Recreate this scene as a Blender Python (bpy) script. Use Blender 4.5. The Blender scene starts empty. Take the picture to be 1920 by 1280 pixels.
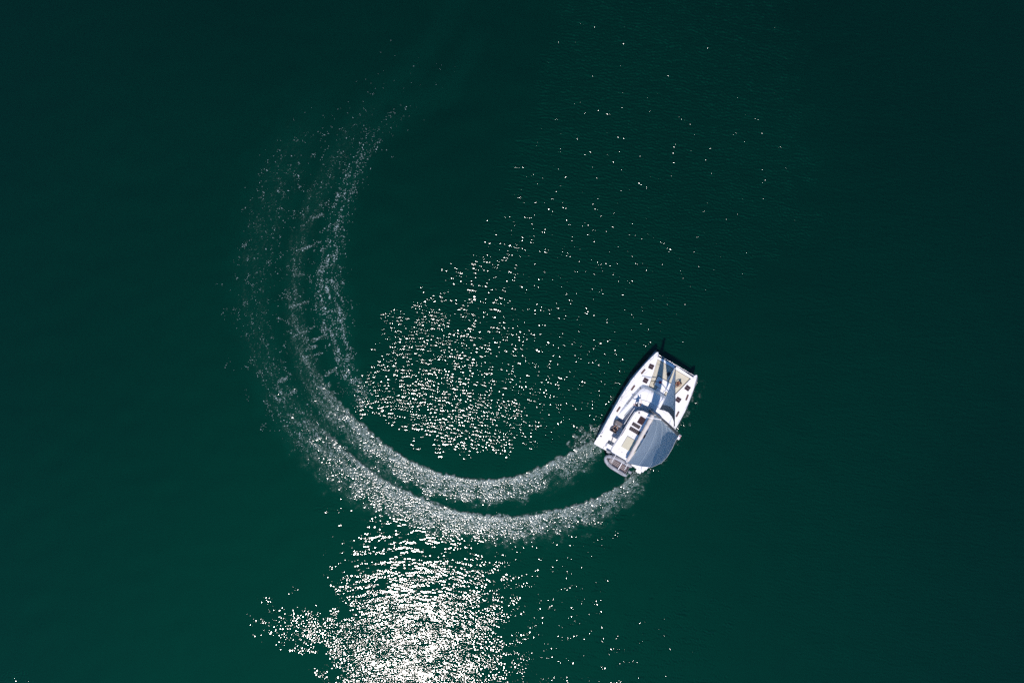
import bpy, bmesh, math, random
import numpy as np
from mathutils import Vector, Matrix

C = bpy.context.scene.collection
S = bpy.context.scene
random.seed(5)

# ------------------------------------------------------------------ camera, sky, sun, exposure
F_PX = 1280.0; CAM_H = 75.3; MPP = CAM_H/F_PX          # a drone looking straight down from 75 m
cam = bpy.data.cameras.new('camera'); cam_o = bpy.data.objects.new('camera', cam); C.objects.link(cam_o)
cam.sensor_width = 36.0; cam.lens = 36.0*F_PX/1920.0; cam.clip_start = 0.5; cam.clip_end = 9000
cam_o.location = (0, 0, CAM_H); cam_o.rotation_euler = (0, 0, 0)
S.camera = cam_o

SUN = Vector((-0.150, -0.472, 1.0)).normalized()
world = bpy.data.worlds.new('World'); S.world = world; world.use_nodes = True
wn = world.node_tree.nodes; wl = world.node_tree.links
bg = wn['Background']; sky = wn.new('ShaderNodeTexSky'); sky.sky_type = 'NISHITA'; sky.sun_disc = False
sky.sun_elevation = math.asin(SUN.z); sky.sun_rotation = math.atan2(SUN.x, SUN.y)
sky.dust_density = 0.0; sky.ozone_density = 4.0
tint = wn.new('ShaderNodeMix'); tint.data_type = 'RGBA'; tint.blend_type = 'MULTIPLY'; tint.inputs[0].default_value = 1.0   # deep clear blue
tint.inputs[7].default_value = (0.54, 0.82, 1.06, 1)
wl.new(sky.outputs[0], tint.inputs[6]); wl.new(tint.outputs[2], bg.inputs[0]); bg.inputs[1].default_value = 0.12
sl = bpy.data.lights.new('sun', 'SUN'); sl.energy = 4.5; sl.angle = math.radians(0.53); sl.color = (1.0, 0.90, 0.865)
so = bpy.data.objects.new('sun', sl); C.objects.link(so); so.rotation_euler = SUN.to_track_quat('Z', 'Y').to_euler()
so.location = SUN*200
S.view_settings.view_transform = 'Standard'; S.view_settings.look = 'None'
S.view_settings.exposure = 0.0; S.view_settings.gamma = 1.0; S.view_settings.use_curve_mapping = False
S.cycles.use_denoising = False; S.cycles.use_adaptive_sampling = False; S.cycles.filter_width = 1.5
S.cycles.max_bounces = 6; S.cycles.diffuse_bounces = 3; S.cycles.glossy_bounces = 3
S.cycles.caustics_reflective = False; S.cycles.caustics_refractive = False

# ------------------------------------------------------------------ materials
def nodes(name):
    m = bpy.data.materials.new(name); m.use_nodes = True
    return m, m.node_tree.nodes, m.node_tree.links, m.node_tree.nodes['Principled BSDF']

def mat(name, col, rough=.4, var=.06, scale=6.0, bump=0.0, bscale=60.0, metal=0.0, spec=.5, trans=0.0):
    m, n, l, p = nodes(name)
    tc = n.new('ShaderNodeTexCoord')
    nz = n.new('ShaderNodeTexNoise'); nz.inputs['Scale'].default_value = scale; nz.inputs['Detail'].default_value = 5
    l.new(tc.outputs['Object'], nz.inputs['Vector'])
    mx = n.new('ShaderNodeMix'); mx.data_type = 'RGBA'
    mx.inputs[6].default_value = (*[c*(1-var) for c in col], 1); mx.inputs[7].default_value = (*[min(1, c*(1+var)) for c in col], 1)
    l.new(nz.outputs[0], mx.inputs[0]); l.new(mx.outputs[2], p.inputs['Base Color'])
    p.inputs['Roughness'].default_value = rough; p.inputs['Metallic'].default_value = metal
    p.inputs['Specular IOR Level'].default_value = spec
    if bump:
        b = n.new('ShaderNodeTexNoise'); b.inputs['Scale'].default_value = bscale; b.inputs['Detail'].default_value = 3
        l.new(tc.outputs['Object'], b.inputs['Vector'])
        bn = n.new('ShaderNodeBump'); bn.inputs['Strength'].default_value = bump; bn.inputs['Distance'].default_value = .02
        l.new(b.outputs[0], bn.inputs['Height']); l.new(bn.outputs[0], p.inputs['Normal'])
    if trans:
        out = [x for x in n if x.type == 'OUTPUT_MATERIAL'][0]
        tr = n.new('ShaderNodeBsdfTranslucent'); tr.inputs[0].default_value = (*col, 1)
        ms = n.new('ShaderNodeMixShader'); ms.inputs[0].default_value = trans
        l.new(p.outputs[0], ms.inputs[1]); l.new(tr.outputs[0], ms.inputs[2]); l.new(ms.outputs[0], out.inputs[0])
    return m

M = dict(
    gel=mat('white gelcoat', (.80, .80, .79), .28, .02, 1.5),
    nonskid=mat('white non-skid deck', (.74, .74, .72), .7, .05, 9, .25, 90),
    topside=mat('hull topside gelcoat', (.62, .66, .70), .2, .03, 1.0),
    antifoul=mat('dark blue antifouling', (.03, .05, .10), .7),
    net=mat('beige trampoline cloth', (.52, .49, .38), .85, .10, 3, .3, 70),
    glass=mat('dark tinted acrylic', (.030, .018, .020), .12, .1, 2),
    hatch=mat('smoked hatch acrylic', (.040, .022, .024), .18, .25, 4),
    frame=mat('grey hatch frame', (.22, .20, .20), .4, .1),
    solar=mat('solar cells', (.045, .035, .035), .22, .25, 12),
    solar_line=mat('solar cell strip', (.30, .30, .30), .3),
    alu=mat('anodised mast aluminium', (.17, .165, .16), .4, .08, 3, metal=.2),
    steel=mat('stainless steel', (.55, .55, .56), .25, .04, metal=.9),
    white_alu=mat('white painted aluminium', (.78, .78, .77), .3, .03),
    wire=mat('rigging wire', (.12, .12, .13), .4, .1, metal=.5),
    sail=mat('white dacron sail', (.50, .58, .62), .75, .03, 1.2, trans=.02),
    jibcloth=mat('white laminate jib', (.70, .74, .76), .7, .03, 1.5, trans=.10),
    strip=mat('grey sail strip', (.20, .21, .21), .85, .08, 4),
    bag=mat('light grey sail bag canvas', (.60, .57, .53), .85, .12, 4, .4, 12),
    seam=mat('brown zip line', (.20, .13, .10), .8),
    cush=mat('beige cushion vinyl', (.50, .48, .36), .7, .06, 5, .2, 30),
    grey=mat('grey upholstery', (.13, .12, .12), .7, .2, 7, .3, 40),
    dark=mat('black plastic', (.018, .018, .02), .5, .2),
    tube=mat('grey hypalon tube', (.30, .315, .34), .55, .06, 4, .15, 20),
    tube_d=mat('dark grey rubbing strake', (.07, .06, .065), .7, .15),
    rib=mat('grey dinghy floor', (.07, .07, .09), .6, .15, 9),
    brown=mat('brown deck pad', (.10, .06, .055), .8, .2, 9),
    skin=mat('tanned skin', (.30, .15, .09), .55, .08, 14),
    skin2=mat('light tanned skin', (.48, .29, .21), .55, .08, 14),
    hair=mat('dark brown hair', (.025, .012, .009), .6, .3, 30),
    navy=mat('dark clothing', (.022, .024, .032), .85, .2, 20),
    brownc=mat('brown swimwear', (.11, .028, .018), .85, .2, 20),
    cap=mat('pale cap cotton', (.75, .75, .70), .85, .05, 20),
    red=mat('red fabric', (.36, .02, .06), .8, .2, 20),
    rope=mat('dark olive rope', (.09, .09, .06), .9, .3, 40),
    redpl=mat('red lamp plastic', (.45, .05, .04), .4),
)
def clear_acrylic():
    m, n, l, p = nodes('clear acrylic')
    out = [x for x in n if x.type == 'OUTPUT_MATERIAL'][0]
    t = n.new('ShaderNodeBsdfTransparent'); t.inputs[0].default_value = (.70, .82, .90, 1)
    g = n.new('ShaderNodeBsdfGlossy'); g.inputs['Roughness'].default_value = .06
    ms = n.new('ShaderNodeMixShader'); ms.inputs[0].default_value = .12
    l.new(t.outputs[0], ms.inputs[1]); l.new(g.outputs[0], ms.inputs[2]); l.new(ms.outputs[0], out.inputs[0])
    return m
M['clear'] = clear_acrylic()

# ------------------------------------------------------------------ helpers
class MB:
    """Collects shapes; build() links them as ONE mesh object."""
    def __init__(s): s.v = []; s.f = []; s.m = []; s.smooth = []
    def add(s, vs, fs, mi=0, smooth=False):
        o = len(s.v); s.v += [tuple(v) for v in vs]
        for f in fs: s.f.append([o+i for i in f]); s.m.append(mi); s.smooth.append(smooth)
        return s
    def prism(s, poly, z0, z1, bev=0.0, mi=0, inset_top=0.0):
        """Upright prism over a polygon (x, y); its top edge chamfered."""
        P = [Vector((p[0], p[1])) for p in poly]
        if sum(P[i].x*P[(i+1) % len(P)].y-P[(i+1) % len(P)].x*P[i].y for i in range(len(P))) < 0: P.reverse()
        n = len(P)
        def off(d):
            out = []
            for i in range(n):
                a, b, c = P[i-1], P[i], P[(i+1) % n]
                e1 = (b-a).normalized(); e2 = (c-b).normalized()
                n1 = Vector((-e1.y, e1.x)); n2 = Vector((-e2.y, e2.x)); k = max(.3, 1+n1.dot(n2))
                out.append(b+(n1+n2)*(d/k))
            return out
        rings = [(P, z0)]
        if bev: rings += [(off(inset_top), z1-bev), (off(inset_top+bev*.35), z1-bev*.25), (off(inset_top+bev), z1)]
        else: rings += [(off(inset_top), z1)]
        vs = []; fs = []
        for R, z in rings: vs += [(p.x, p.y, z) for p in R]
        for k in range(len(rings)-1):
            for i in range(n):
                j = (i+1) % n; fs.append([k*n+i, k*n+j, (k+1)*n+j, (k+1)*n+i])
        fs.append(list(range(n))[::-1]); fs.append([(len(rings)-1)*n+i for i in range(n)])
        return s.add(vs, fs, mi)
    def box(s, c, d, rz=0.0, bev=0.0, mi=0):
        hx, hy = d[0]/2, d[1]/2; ca, sa = math.cos(rz), math.sin(rz)
        P = [(c[0]+x*ca-y*sa, c[1]+x*sa+y*ca) for x, y in ((-hx, -hy), (hx, -hy), (hx, hy), (-hx, hy))]
        return s.prism(P, c[2]-d[2]/2, c[2]+d[2]/2, bev, mi)
    def tube(s, pts, r, n=8, mi=0, caps=True, flat=1.0):
        """Round tube along points; r a number or one radius per point."""
        pts = [Vector(p) for p in pts]; rs = r if isinstance(r, (list, tuple)) else [r]*len(pts)
        vs = []; fs = []; N = None
        for i, p in enumerate(pts):
            t = (pts[min(i+1, len(pts)-1)]-pts[max(i-1, 0)]).normalized()
            if N is None: N = t.cross(Vector((0, 0, 1)) if abs(t.z) < .9 else Vector((1, 0, 0))).normalized()
            else: N = (N-t*N.dot(t)).normalized()
            B = t.cross(N)
            for k in range(n):
                a = 2*math.pi*k/n; vs.append(p+N*math.cos(a)*rs[i]+B*math.sin(a)*rs[i]*flat)
        for i in range(len(pts)-1):
            for k in range(n):
                j = (k+1) % n; fs.append([i*n+k, i*n+j, (i+1)*n+j, (i+1)*n+k])
        s.add(vs, fs, mi, True)
        if caps:
            s.add(vs[:n], [list(range(n))[::-1]], mi); s.add(vs[-n:], [list(range(n))], mi)
        return s
    def grid(s, P, mi=0, smooth=True, closed=False):
        """Surface over a list of equal rows of points."""
        nr, nc = len(P), len(P[0]); vs = [p for row in P for p in row]; fs = []
        for i in range(nr-1):
            for j in range(nc-(0 if closed else 1)):
                k = (j+1) % nc; fs.append([i*nc+j, i*nc+k, (i+1)*nc+k, (i+1)*nc+j])
        return s.add(vs, fs, mi, smooth)
    def ball(s, c, r, mi=0, n=10, sc=(1, 1, 1)):
        rows = []
        for i in range(n//2+1):
            th = math.pi*i/(n//2)
            rows.append([(c[0]+r*sc[0]*math.sin(th)*math.cos(2*math.pi*k/n), c[1]+r*sc[1]*math.sin(th)*math.sin(2*math.pi*k/n), c[2]+r*sc[2]*math.cos(th)) for k in range(n)])
        return s.grid(rows[::-1], mi, True, True)
    def build(s, name, mats, parent=None, loc=None, rot=None, label=None):
        me = bpy.data.meshes.new(name); me.from_pydata(s.v, [], s.f)
        for m_ in (mats if isinstance(mats, (list, tuple)) else [mats]): me.materials.append(M[m_] if isinstance(m_, str) else m_)
        me.polygons.foreach_set('material_index', s.m); me.polygons.foreach_set('use_smooth', s.smooth)
        me.validate(); me.update()
        o = bpy.data.objects.new(name, me); C.objects.link(o)
        if parent: o.parent = parent
        if loc: o.location = loc
        if rot: o.rotation_euler = rot
        if label: o['label'] = label
        return o

def tag(o, label=None, cat=None, group=None, kind=None):
    for k, v in (('label', label), ('category', cat), ('group', group), ('kind', kind)):
        if v: o[k] = v
    return o

def thing(name, loc, rot, label, cat, group=None):
    o = bpy.data.objects.new(name, None); C.objects.link(o); o.location = loc; o.rotation_euler = rot
    return tag(o, label, cat, group)

def rounded(pts, r, n=5):
    """Polygon with its corners rounded by radius r (one number or one per corner)."""
    out = []; P = [Vector((p[0], p[1])) for p in pts]
    for i, b in enumerate(P):
        a, c = P[i-1], P[(i+1) % len(P)]; rr = r[i] if isinstance(r, (list, tuple)) else r
        if rr <= 0: out.append((b.x, b.y)); continue
        d1 = (a-b).normalized(); d2 = (c-b).normalized()
        rr = min(rr, (a-b).length*.48, (c-b).length*.48)
        p, q = b+d1*rr, b+d2*rr
        for k in range(n+1):
            t = k/n; v = p*(1-t)**2+b*2*t*(1-t)+q*t*t; out.append((v.x, v.y))
    return out

def lerp(tab, x):
    for (x0, *a), (x1, *b) in zip(tab, tab[1:]):
        if x <= x1:
            t = 0 if x1 == x0 else max(0, (x-x0)/(x1-x0)); r = [p+(q-p)*t for p, q in zip(a, b)]
            return r if len(r) > 1 else r[0]
    r = list(tab[-1][1:]); return r if len(r) > 1 else r[0]

# ------------------------------------------------------------------ the sea
WX0, WX1, WY0, WY1, WSTEP = -59.2, 59.2, -40.0, 40.0, 0.08

def water_fields():
    """Wave heights, foam cover and aeration of the sea on a regular grid (metres)."""
    rng = np.random.default_rng(7)
    xs = np.arange(WX0, WX1+1e-6, WSTEP); ys = np.arange(WY0, WY1+1e-6, WSTEP)
    nx, ny = len(xs), len(ys)
    X, Y = np.meshgrid(xs, ys)                       # [ny,nx]
    kx = np.fft.fftfreq(nx, WSTEP)[None, :]; ky = np.fft.fftfreq(ny, WSTEP)[:, None]
    kk = np.hypot(kx, ky)+1e-9
    def spec(filt, slope=True):
        n = np.fft.fft2(rng.standard_normal((ny, nx)))
        h = np.real(np.fft.ifft2(n*filt))
        if slope:
            gy, gx = np.gradient(h, WSTEP)
            return h/math.sqrt((gx**2+gy**2).mean())
        return h/h.std()
    def band(lam, width):                            # log-normal band about a wavelength
        return np.exp(-(np.log(kk*lam)/width)**2/2)
    def direct(deg, spread):                         # wave vector direction, degrees
        a = np.arctan2(ky, kx)-math.radians(deg)
        return np.exp(-(np.sin(a)/math.sin(math.radians(spread)))**2/2)
    def cloud(size, seed_width=.7):
        return spec(band(size, seed_width), False)
    def sm(a, b, v):
        t = np.clip((v-a)/(b-a), 0, 1); return t*t*(3-2*t)
    # pixels of a chart 17 px to the metre, origin at the middle of the area
    def pt(px, py): return (px-960)*MPP, (640-py)*MPP
    def path(pts, n=400):                            # Catmull-Rom through chart points
        P = np.array([(*pt(p[0], p[1]), *p[2:]) for p in pts], float)
        P = np.vstack([2*P[0]-P[1], P, 2*P[-1]-P[-2]])
        out = []
        m = max(2, n//(len(P)-3))
        for i in range(1, len(P)-2):
            t = np.linspace(0, 1, m, endpoint=False)[:, None]
            a, b, c, d = P[i-1], P[i], P[i+1], P[i+2]
            out.append(.5*((2*b)+(c-a)*t+(2*a-5*b+4*c-d)*t**2+(-a+3*b-3*c+d)*t**3))
        return np.vstack(out+[P[-2][None]])
    def along(pts):
        """Signed distance across, and the interpolated extra columns, of the nearest point of a path."""
        C = path(pts)
        best = np.full(X.shape, 1e9); idx = np.zeros(X.shape, int)
        pad = 5.0
        sel = (X > C[:, 0].min()-pad) & (X < C[:, 0].max()+pad) & (Y > C[:, 1].min()-pad) & (Y < C[:, 1].max()+pad)
        xx, yy = X[sel], Y[sel]; b = np.full(xx.shape, 1e9); ii = np.zeros(xx.shape, int)
        for k in range(len(C)):
            d = (xx-C[k, 0])**2+(yy-C[k, 1])**2
            w = d < b; b[w] = d[w]; ii[w] = k
        T = np.gradient(C[:, :2], axis=0); T /= np.linalg.norm(T, axis=1)[:, None]+1e-9
        sd = (T[ii, 0]*(yy-C[ii, 1])-T[ii, 1]*(xx-C[ii, 0]))
        end = ((ii == 0) | (ii == len(C)-1))
        sd = np.where(end, np.sign(sd+1e-9)*np.sqrt(b), sd)
        arc = np.concatenate([[0], np.cumsum(np.linalg.norm(np.diff(C[:, :2], axis=0), axis=1))])
        sa = arc[ii]+T[ii, 0]*(xx-C[ii, 0])+T[ii, 1]*(yy-C[ii, 1])
        A = np.zeros(X.shape); A[sel] = sa
        S = np.full(X.shape, 99.0); S[sel] = sd
        E = np.zeros(X.shape+(C.shape[1]-2,)); E[sel] = C[ii, 2:]
        D = np.full(X.shape, 99.0); D[sel] = np.sqrt(b)
        return D, S, E, A
    def poly(pts, soft, warp=0):
        """Soft inside mask of a chart polygon, its edge made ragged by noise."""
        P = np.array([pt(*p) for p in pts])
        xx, yy = X, Y
        inside = np.zeros(X.shape, bool); d2 = np.full(X.shape, 1e9)
        for i in range(len(P)):
            (x0, y0), (x1, y1) = P[i], P[(i+1) % len(P)]
            if y0 != y1:
                c = ((y0 > yy) != (y1 > yy)) & (xx < (x1-x0)*(yy-y0)/(y1-y0)+x0)
                inside ^= c
            t = np.clip(((xx-x0)*(x1-x0)+(yy-y0)*(y1-y0))/((x1-x0)**2+(y1-y0)**2+1e-9), 0, 1)
            d2 = np.minimum(d2, (xx-x0-t*(x1-x0))**2+(yy-y0-t*(y1-y0))**2)
        d = np.where(inside, 1, -1)*np.sqrt(d2)+warp
        return sm(-soft, soft, d)
    big = cloud(9, .5); mid = cloud(3.2, .5); small = cloud(1.1, .5); tiny = cloud(.38, .45)
    streak = spec(band(2.2, .5)*direct(65, 22), False)   # rows running down to the right of the wind
    rows = spec(band(1.5, .45)*direct(95, 16), False)

    # --- wave fields, each of unit slope
    wind = spec(band(.37, .36)*direct(82, 23))
    wind2 = spec(band(.80, .35)*direct(92, 18))
    cross = spec(band(.29, .30)*direct(60, 60))
    chop = spec(band(.30, .40))
    fine = spec(band(.20, .20))
    swell = spec(band(4.5, .35)*direct(100, 40))

    # --- where the breeze ruffles the surface
    ragged = .8*big+1.0*mid+.45*small
    disc = poly([(948, 400), (872, 470), (838, 540), (745, 580), (708, 620), (706, 700), (664, 765), (700, 800),
                 (770, 828), (850, 862), (935, 866), (1010, 858), (1110, 826), (1200, 700), (1300, 600), (1520, 430),
                 (1500, 60), (1300, -200), (1100, -200), (1000, 200)], 1.3, .75*ragged)
    # brightest rows at the western edge of the ruffled patch
    edge = poly([(700, 600), (830, 560), (900, 600), (930, 700), (990, 760), (1010, 850), (860, 850), (690, 770)], 4.0, .8*mid)
    low = poly([(640, 965), (720, 960), (820, 1010), (930, 1020), (1060, 950), (1160, 960), (1120, 1150), (1350, 1130), (1330, 1300),
                (930, 1600), (650, 1600), (600, 1300), (640, 1180), (620, 1060)], 1.8, 1.0*ragged)
    core = poly([(680, 1130), (760, 1110), (900, 1120), (950, 1200), (930, 1600), (660, 1600), (640, 1180)], 3.0, 1.0*ragged)
    patch = poly([(462, 1162), (505, 1128), (545, 1128), (580, 1148), (650, 1162), (720, 1190), (690, 1225), (560, 1226), (500, 1200), (470, 1190)], .45, .40*mid+.25*small)
    corner = poly([(-60, 1262), (30, 1256), (80, 1290), (60, 1400), (-60, 1400)], .5, .5*mid)
    fingers = np.zeros(X.shape)
    for P in ([(742, 586), (765, 570), (830, 556), (836, 566), (775, 588)], [(712, 622), (740, 604), (800, 590), (870, 572), (876, 590), (800, 618), (722, 640)],
              [(700, 660), (730, 640), (800, 628), (850, 640), (800, 668), (705, 682)], [(662, 725), (690, 712), (705, 722), (690, 750), (670, 745)],
              [(650, 775), (690, 755), (760, 745), (770, 765), (700, 778)], [(845, 500), (900, 470), (960, 475), (930, 510), (850, 525)]):
        fingers = np.maximum(fingers, poly(P, .8, .45*small+.3*mid))
    off = poly([(1400, -100), (1460, 300), (1440, 700), (1380, 1100), (1700, 1400), (2100, 1400), (2100, -100), (1180, -100)], 6, 2*big)

    # --- wakes: chart x, y, half width (m), strength of chop, foam
    outer = [(1198, 893, .7, .9, .50), (1176, 923, 1.1, 1, .52), (1140, 948, 1.35, 1, .50), (1095, 968, 1.45, 1, .50), (1040, 982, 1.5, 1, .52),
             (970, 993, 1.45, 1, .58), (900, 990, 1.45, 1, .62), (830, 978, 1.6, 1, .60), (770, 957, 1.75, 1, .55), (710, 930, 1.9, 1, .48),
             (655, 895, 2.0, 1, .40), (605, 850, 2.0, .9, .34), (560, 795, 1.9, .8, .22), (523, 735, 1.9, .6, .12), (495, 670, 1.9, .45, .07),
             (478, 600, 2.0, .4, .05), (475, 520, 2.1, .4, .05), (490, 440, 2.2, .4, .05), (515, 360, 2.4, .4, .05), (545, 290, 2.4, .35, .03), (585, 215, 2.4, .2, .0)]
    inner = [(1118, 842, 1.0, .9, .42), (1078, 870, 1.4, 1, .46), (1030, 893, 1.4, 1, .52), (975, 914, 1.35, 1, .56), (915, 922, 1.35, 1, .60),
             (860, 918, 1.35, 1, .60), (800, 903, 1.4, 1, .58), (745, 878, 1.5, 1, .54), (695, 845, 1.5, 1, .48), (650, 802, 1.4, .95, .44),
             (615, 762, 1.3, .8, .36), (588, 718, 1.2, .7, .26), (567, 665, 1.1, .6, .22), (554, 600, 1.0, .5, .20), (551, 530, 1.0, .45, .16),
             (560, 460, 1.1, .4, .14), (578, 405, 1.1, .4, .12), (600, 355, 1.2, .45, .10), (628, 300, 1.2, .45, .06), (665, 240, 1.4, .35, .03),
             (725, 175, 1.4, .3, .0), (790, 105, 1.2, .25, 0), (845, 20, 1.2, .15, 0), (880, -60, 1, .0, 0)]
    crest = [(676, 742, 1.2, .75, .10), (652, 700, 1.1, .85, .12), (638, 650, 1.2, .85, .10), (624, 590, 1.9, .85, .10), (614, 540, 1.7, .75, .09), (622, 470, 1.4, .65, .07),
             (634, 410, 1.2, .62, .06), (652, 350, 1.2, .62, .06), (676, 295, 1.2, .5, .04), (712, 245, 1.2, .4, .02), (775, 200, 1.3, .3, 0), (850, 150, 1.2, .3, 0), (895, 70, 1, .1, 0)]
    chop_s = np.zeros(X.shape); foam = np.zeros(X.shape); aer = np.zeros(X.shape); calm = np.zeros(X.shape)
    def lace(A, S, lx, ly, tilt, seed):
        """Noise drawn out along a wake, sampled by distance along and across it."""
        na, nq, st = 2048, 192, .07
        ka = np.fft.fftfreq(na, st)[:, None]; kq = np.fft.fftfreq(nq, st)[None, :]
        k2 = np.hypot((ka+tilt*kq)*lx, kq*ly)+1e-9
        r = np.random.default_rng(seed)
        t = np.real(np.fft.ifft2(np.fft.fft2(r.standard_normal((na, nq)))*np.exp(-(np.log(k2)/.6)**2/2))); t /= t.std()
        i = (A/st).astype(int) % na; j = ((S+nq*st/2)/st).astype(int).clip(0, nq-1)
        return t[i, j]
    fleck = np.zeros(X.shape)
    for nm, pts in (('o', outer), ('i', inner), ('c', crest)):
        D, S, E, A = along(pts)
        w, s, f = np.maximum(E[..., 0], .1), E[..., 1], E[..., 2]
        on = (E[..., 0] > 0)
        old = sm(.42, .12, f)                        # the older the wake, the more ragged
        l1 = lace(A, S, 1.3, .36, -.6, 21); l2 = lace(A, S, .42, .17, -.5, 22); l3 = lace(A, S, 4.0, 1.2, .1, 23)
        q = S/w
        fresh = sm(-1.10, -.93, q+.05*small)*sm(1.35, -.25, q+.22*mid+.16*small+.14*l3)
        worn = np.exp(-(np.abs(q)/(.80+.10*mid))**2.4)
        P = fresh*(1-old)+worn*old
        grain = np.clip(.50+.30*l1+.30*l2+.22*l3-.30*old, 0, 1.5)
        wear = np.clip(grain+(.20+.35*sm(-.2, -.95, q))*(1-old), 0, 1.25)
        m2 = P*on*(.10+.95*sm(.38, .95, wear))
        chop_s = np.maximum(chop_s, np.clip(P*on*(.35+.75*np.clip(grain, 0, 1)), 0, 1)*s)
        foam = np.maximum(foam, m2*f*1.05)
        fleck = np.maximum(fleck, on*P*old*np.clip(.1+.5*l1+.35*l2+.5*l3, 0, 1.6)*np.clip(s-.32, 0, 1)*(.45 if nm != 'c' else 1.25))
        aer = np.maximum(aer, sm(2.1, 0, D/w+.2*mid)*on*(.10+.75*np.clip(s, 0, 1)))
        if nm != 'c':
            calm = np.maximum(calm, sm(3.4, 1.2, D/w)*sm(.1, .4, f))
    # bow and stern splashes beside the hull
    splash = poly([(1068, 835), (1090, 812), (1120, 804), (1130, 838), (1100, 860), (1080, 858)], .4, .25*small+.15*mid)
    hullglint = poly([(1225, 670), (1160, 720), (1108, 800), (1120, 815), (1170, 745), (1235, 668)], .8, .5*small)
    hullglint2 = poly([(1300, 700), (1330, 710), (1310, 790), (1262, 850), (1240, 900), (1228, 880), (1262, 800), (1300, 740)], .6, .5*small)
    foam = np.maximum(foam, splash*np.clip(.22+.2*tiny+.1*small, 0, .5)); chop_s = np.maximum(chop_s, splash*.8)
    hullside = poly([(1112, 836), (1135, 784), (1172, 722), (1226, 662), (1229, 668), (1178, 724), (1140, 786), (1118, 838)], .35, .22*small)
    hullside = np.maximum(hullside, poly([(1300, 702), (1312, 722), (1296, 768), (1272, 812), (1225, 886), (1219, 882), (1266, 808), (1290, 764), (1305, 722)], .35, .25*small))
    foam = np.maximum(foam, hullside*np.clip(.02+.10*small+.06*mid, 0, .2)); chop_s = np.maximum(chop_s, hullside*.6)
    fan = poly([(880, 20), (820, 60), (700, 150), (560, 240), (480, 400), (450, 540), (460, 680), (520, 800), (640, 800), (620, 720), (600, 600), (600, 450), (640, 340), (720, 250), (830, 150), (900, 50)], 1.8, .9*mid)
    fan = fan*sm(36, 14, Y)
    fleck = np.maximum(fleck, .7*fan*np.clip(-.03+.045*small+.03*mid, 0, .1)); chop_s = np.maximum(chop_s, fan*np.clip(.05+.09*small+.07*mid, 0, .25))
    # short spurs of foam lying across the old wake
    for (x0, y0, x1, y1) in [(586, 410, 606, 402), (552, 630, 590, 612), (566, 672, 600, 662), (605, 728, 618, 722), (585, 640, 612, 628),
                             (545, 575, 578, 566), (553, 516, 575, 515), (523, 716, 537, 708), (588, 818, 602, 806), (540, 740, 552, 732),
                             (556, 470, 590, 460), (640, 845, 650, 838), (612, 702, 632, 690), (573, 655, 592, 648)]:
        a = np.array(pt(x0, y0)); b = np.array(pt(x1, y1))
        t = np.clip(((X-a[0])*(b-a)[0]+(Y-a[1])*(b-a)[1])/((b-a)**2).sum(), 0, 1)
        d = np.hypot(X-a[0]-t*(b-a)[0], Y-a[1]-t*(b-a)[1])
        m = sm(.22, .04, d+.07*small+.05*mid)
        foam = np.maximum(foam, m*np.clip(.12+.12*tiny+.05*small, 0, .3)); chop_s = np.maximum(chop_s, m*.7); fleck = np.maximum(fleck, m*.35)

    rough = .012+.0*X
    mod = np.clip(1+.28*streak+.22*rows, .25, 1.9)
    wind_amp = .150*disc*(1+.25*sm(2, 12, Y))+.045*disc*edge
    wind_amp = wind_amp*np.clip(1+.16*streak+.12*rows+.10*mid, .4, 1.6)
    low_amp = (.072*low+.05*low*sm(2, 12, X))*np.clip(1+.55*rows+.25*mid+.2*streak, .08, 1.9)*(1-core)+.165*core*np.clip(1+.15*rows+.25*mid, .7, 1.5)
    base = np.maximum(wind_amp, low_amp)
    base = np.maximum(base, .075*off)
    base = base*(1-.80*calm*(1-.85*low))
    patch_amp = .14*patch
    corner_amp = .24*corner
    hg = .22*np.maximum(hullglint, hullglint2)
    h = wind_amp*(1-.80*calm)*((.92-.30*sm(0, 12, Y))*wind+.20*wind2+(.45+.25*sm(0, 12, X)+.15*sm(0, 12, Y))*cross+(.42+.3*sm(0, 12, Y))*fine)
    h += np.where(wind_amp > low_amp, 0, base)*(.58*wind+.34*wind2+.62*cross+.45*fine)
    h += fingers*.17*(.6*wind+.4*cross+.6*fine)
    h += patch_amp*(fine*.9+cross*.6)+corner_amp*cross+hg*chop*.8
    h += .012*wind+.012*swell*(1-.0*calm)+.010*fine
    h += .25*np.sqrt(chop_s)*np.clip(chop_s*3,0,1)*(.75*chop+.6*fine)
    # a low ridge thrown up along the inner rim of each fresh wake
    for pts in (outer[:12], inner[:10]):
        D, S, E, A = along([(p[0], p[1], p[2]) for p in pts])
        side = -1
        rim = np.exp(-((S*side-E[..., 0]*.93-.12*mid)/.10)**2)*(E[..., 0] > 0)
        foam = np.maximum(foam, rim*np.clip(.22+.3*small+.1*mid, 0, .6))
        h += .045*np.exp(-((S*side-E[..., 0]*.95)/.16)**2)*(E[..., 0] > 0)*sm(99, 6, D)*np.clip(1+.8*small, 0, 2)
    turb = np.clip(foam, 0, 1)
    return dict(xs=xs, ys=ys, X=X, Y=Y, h=h, foam=turb, fleck=fleck, aer=aer, tiny=tiny, small=small, chopf=chop)
W = water_fields()

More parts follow.
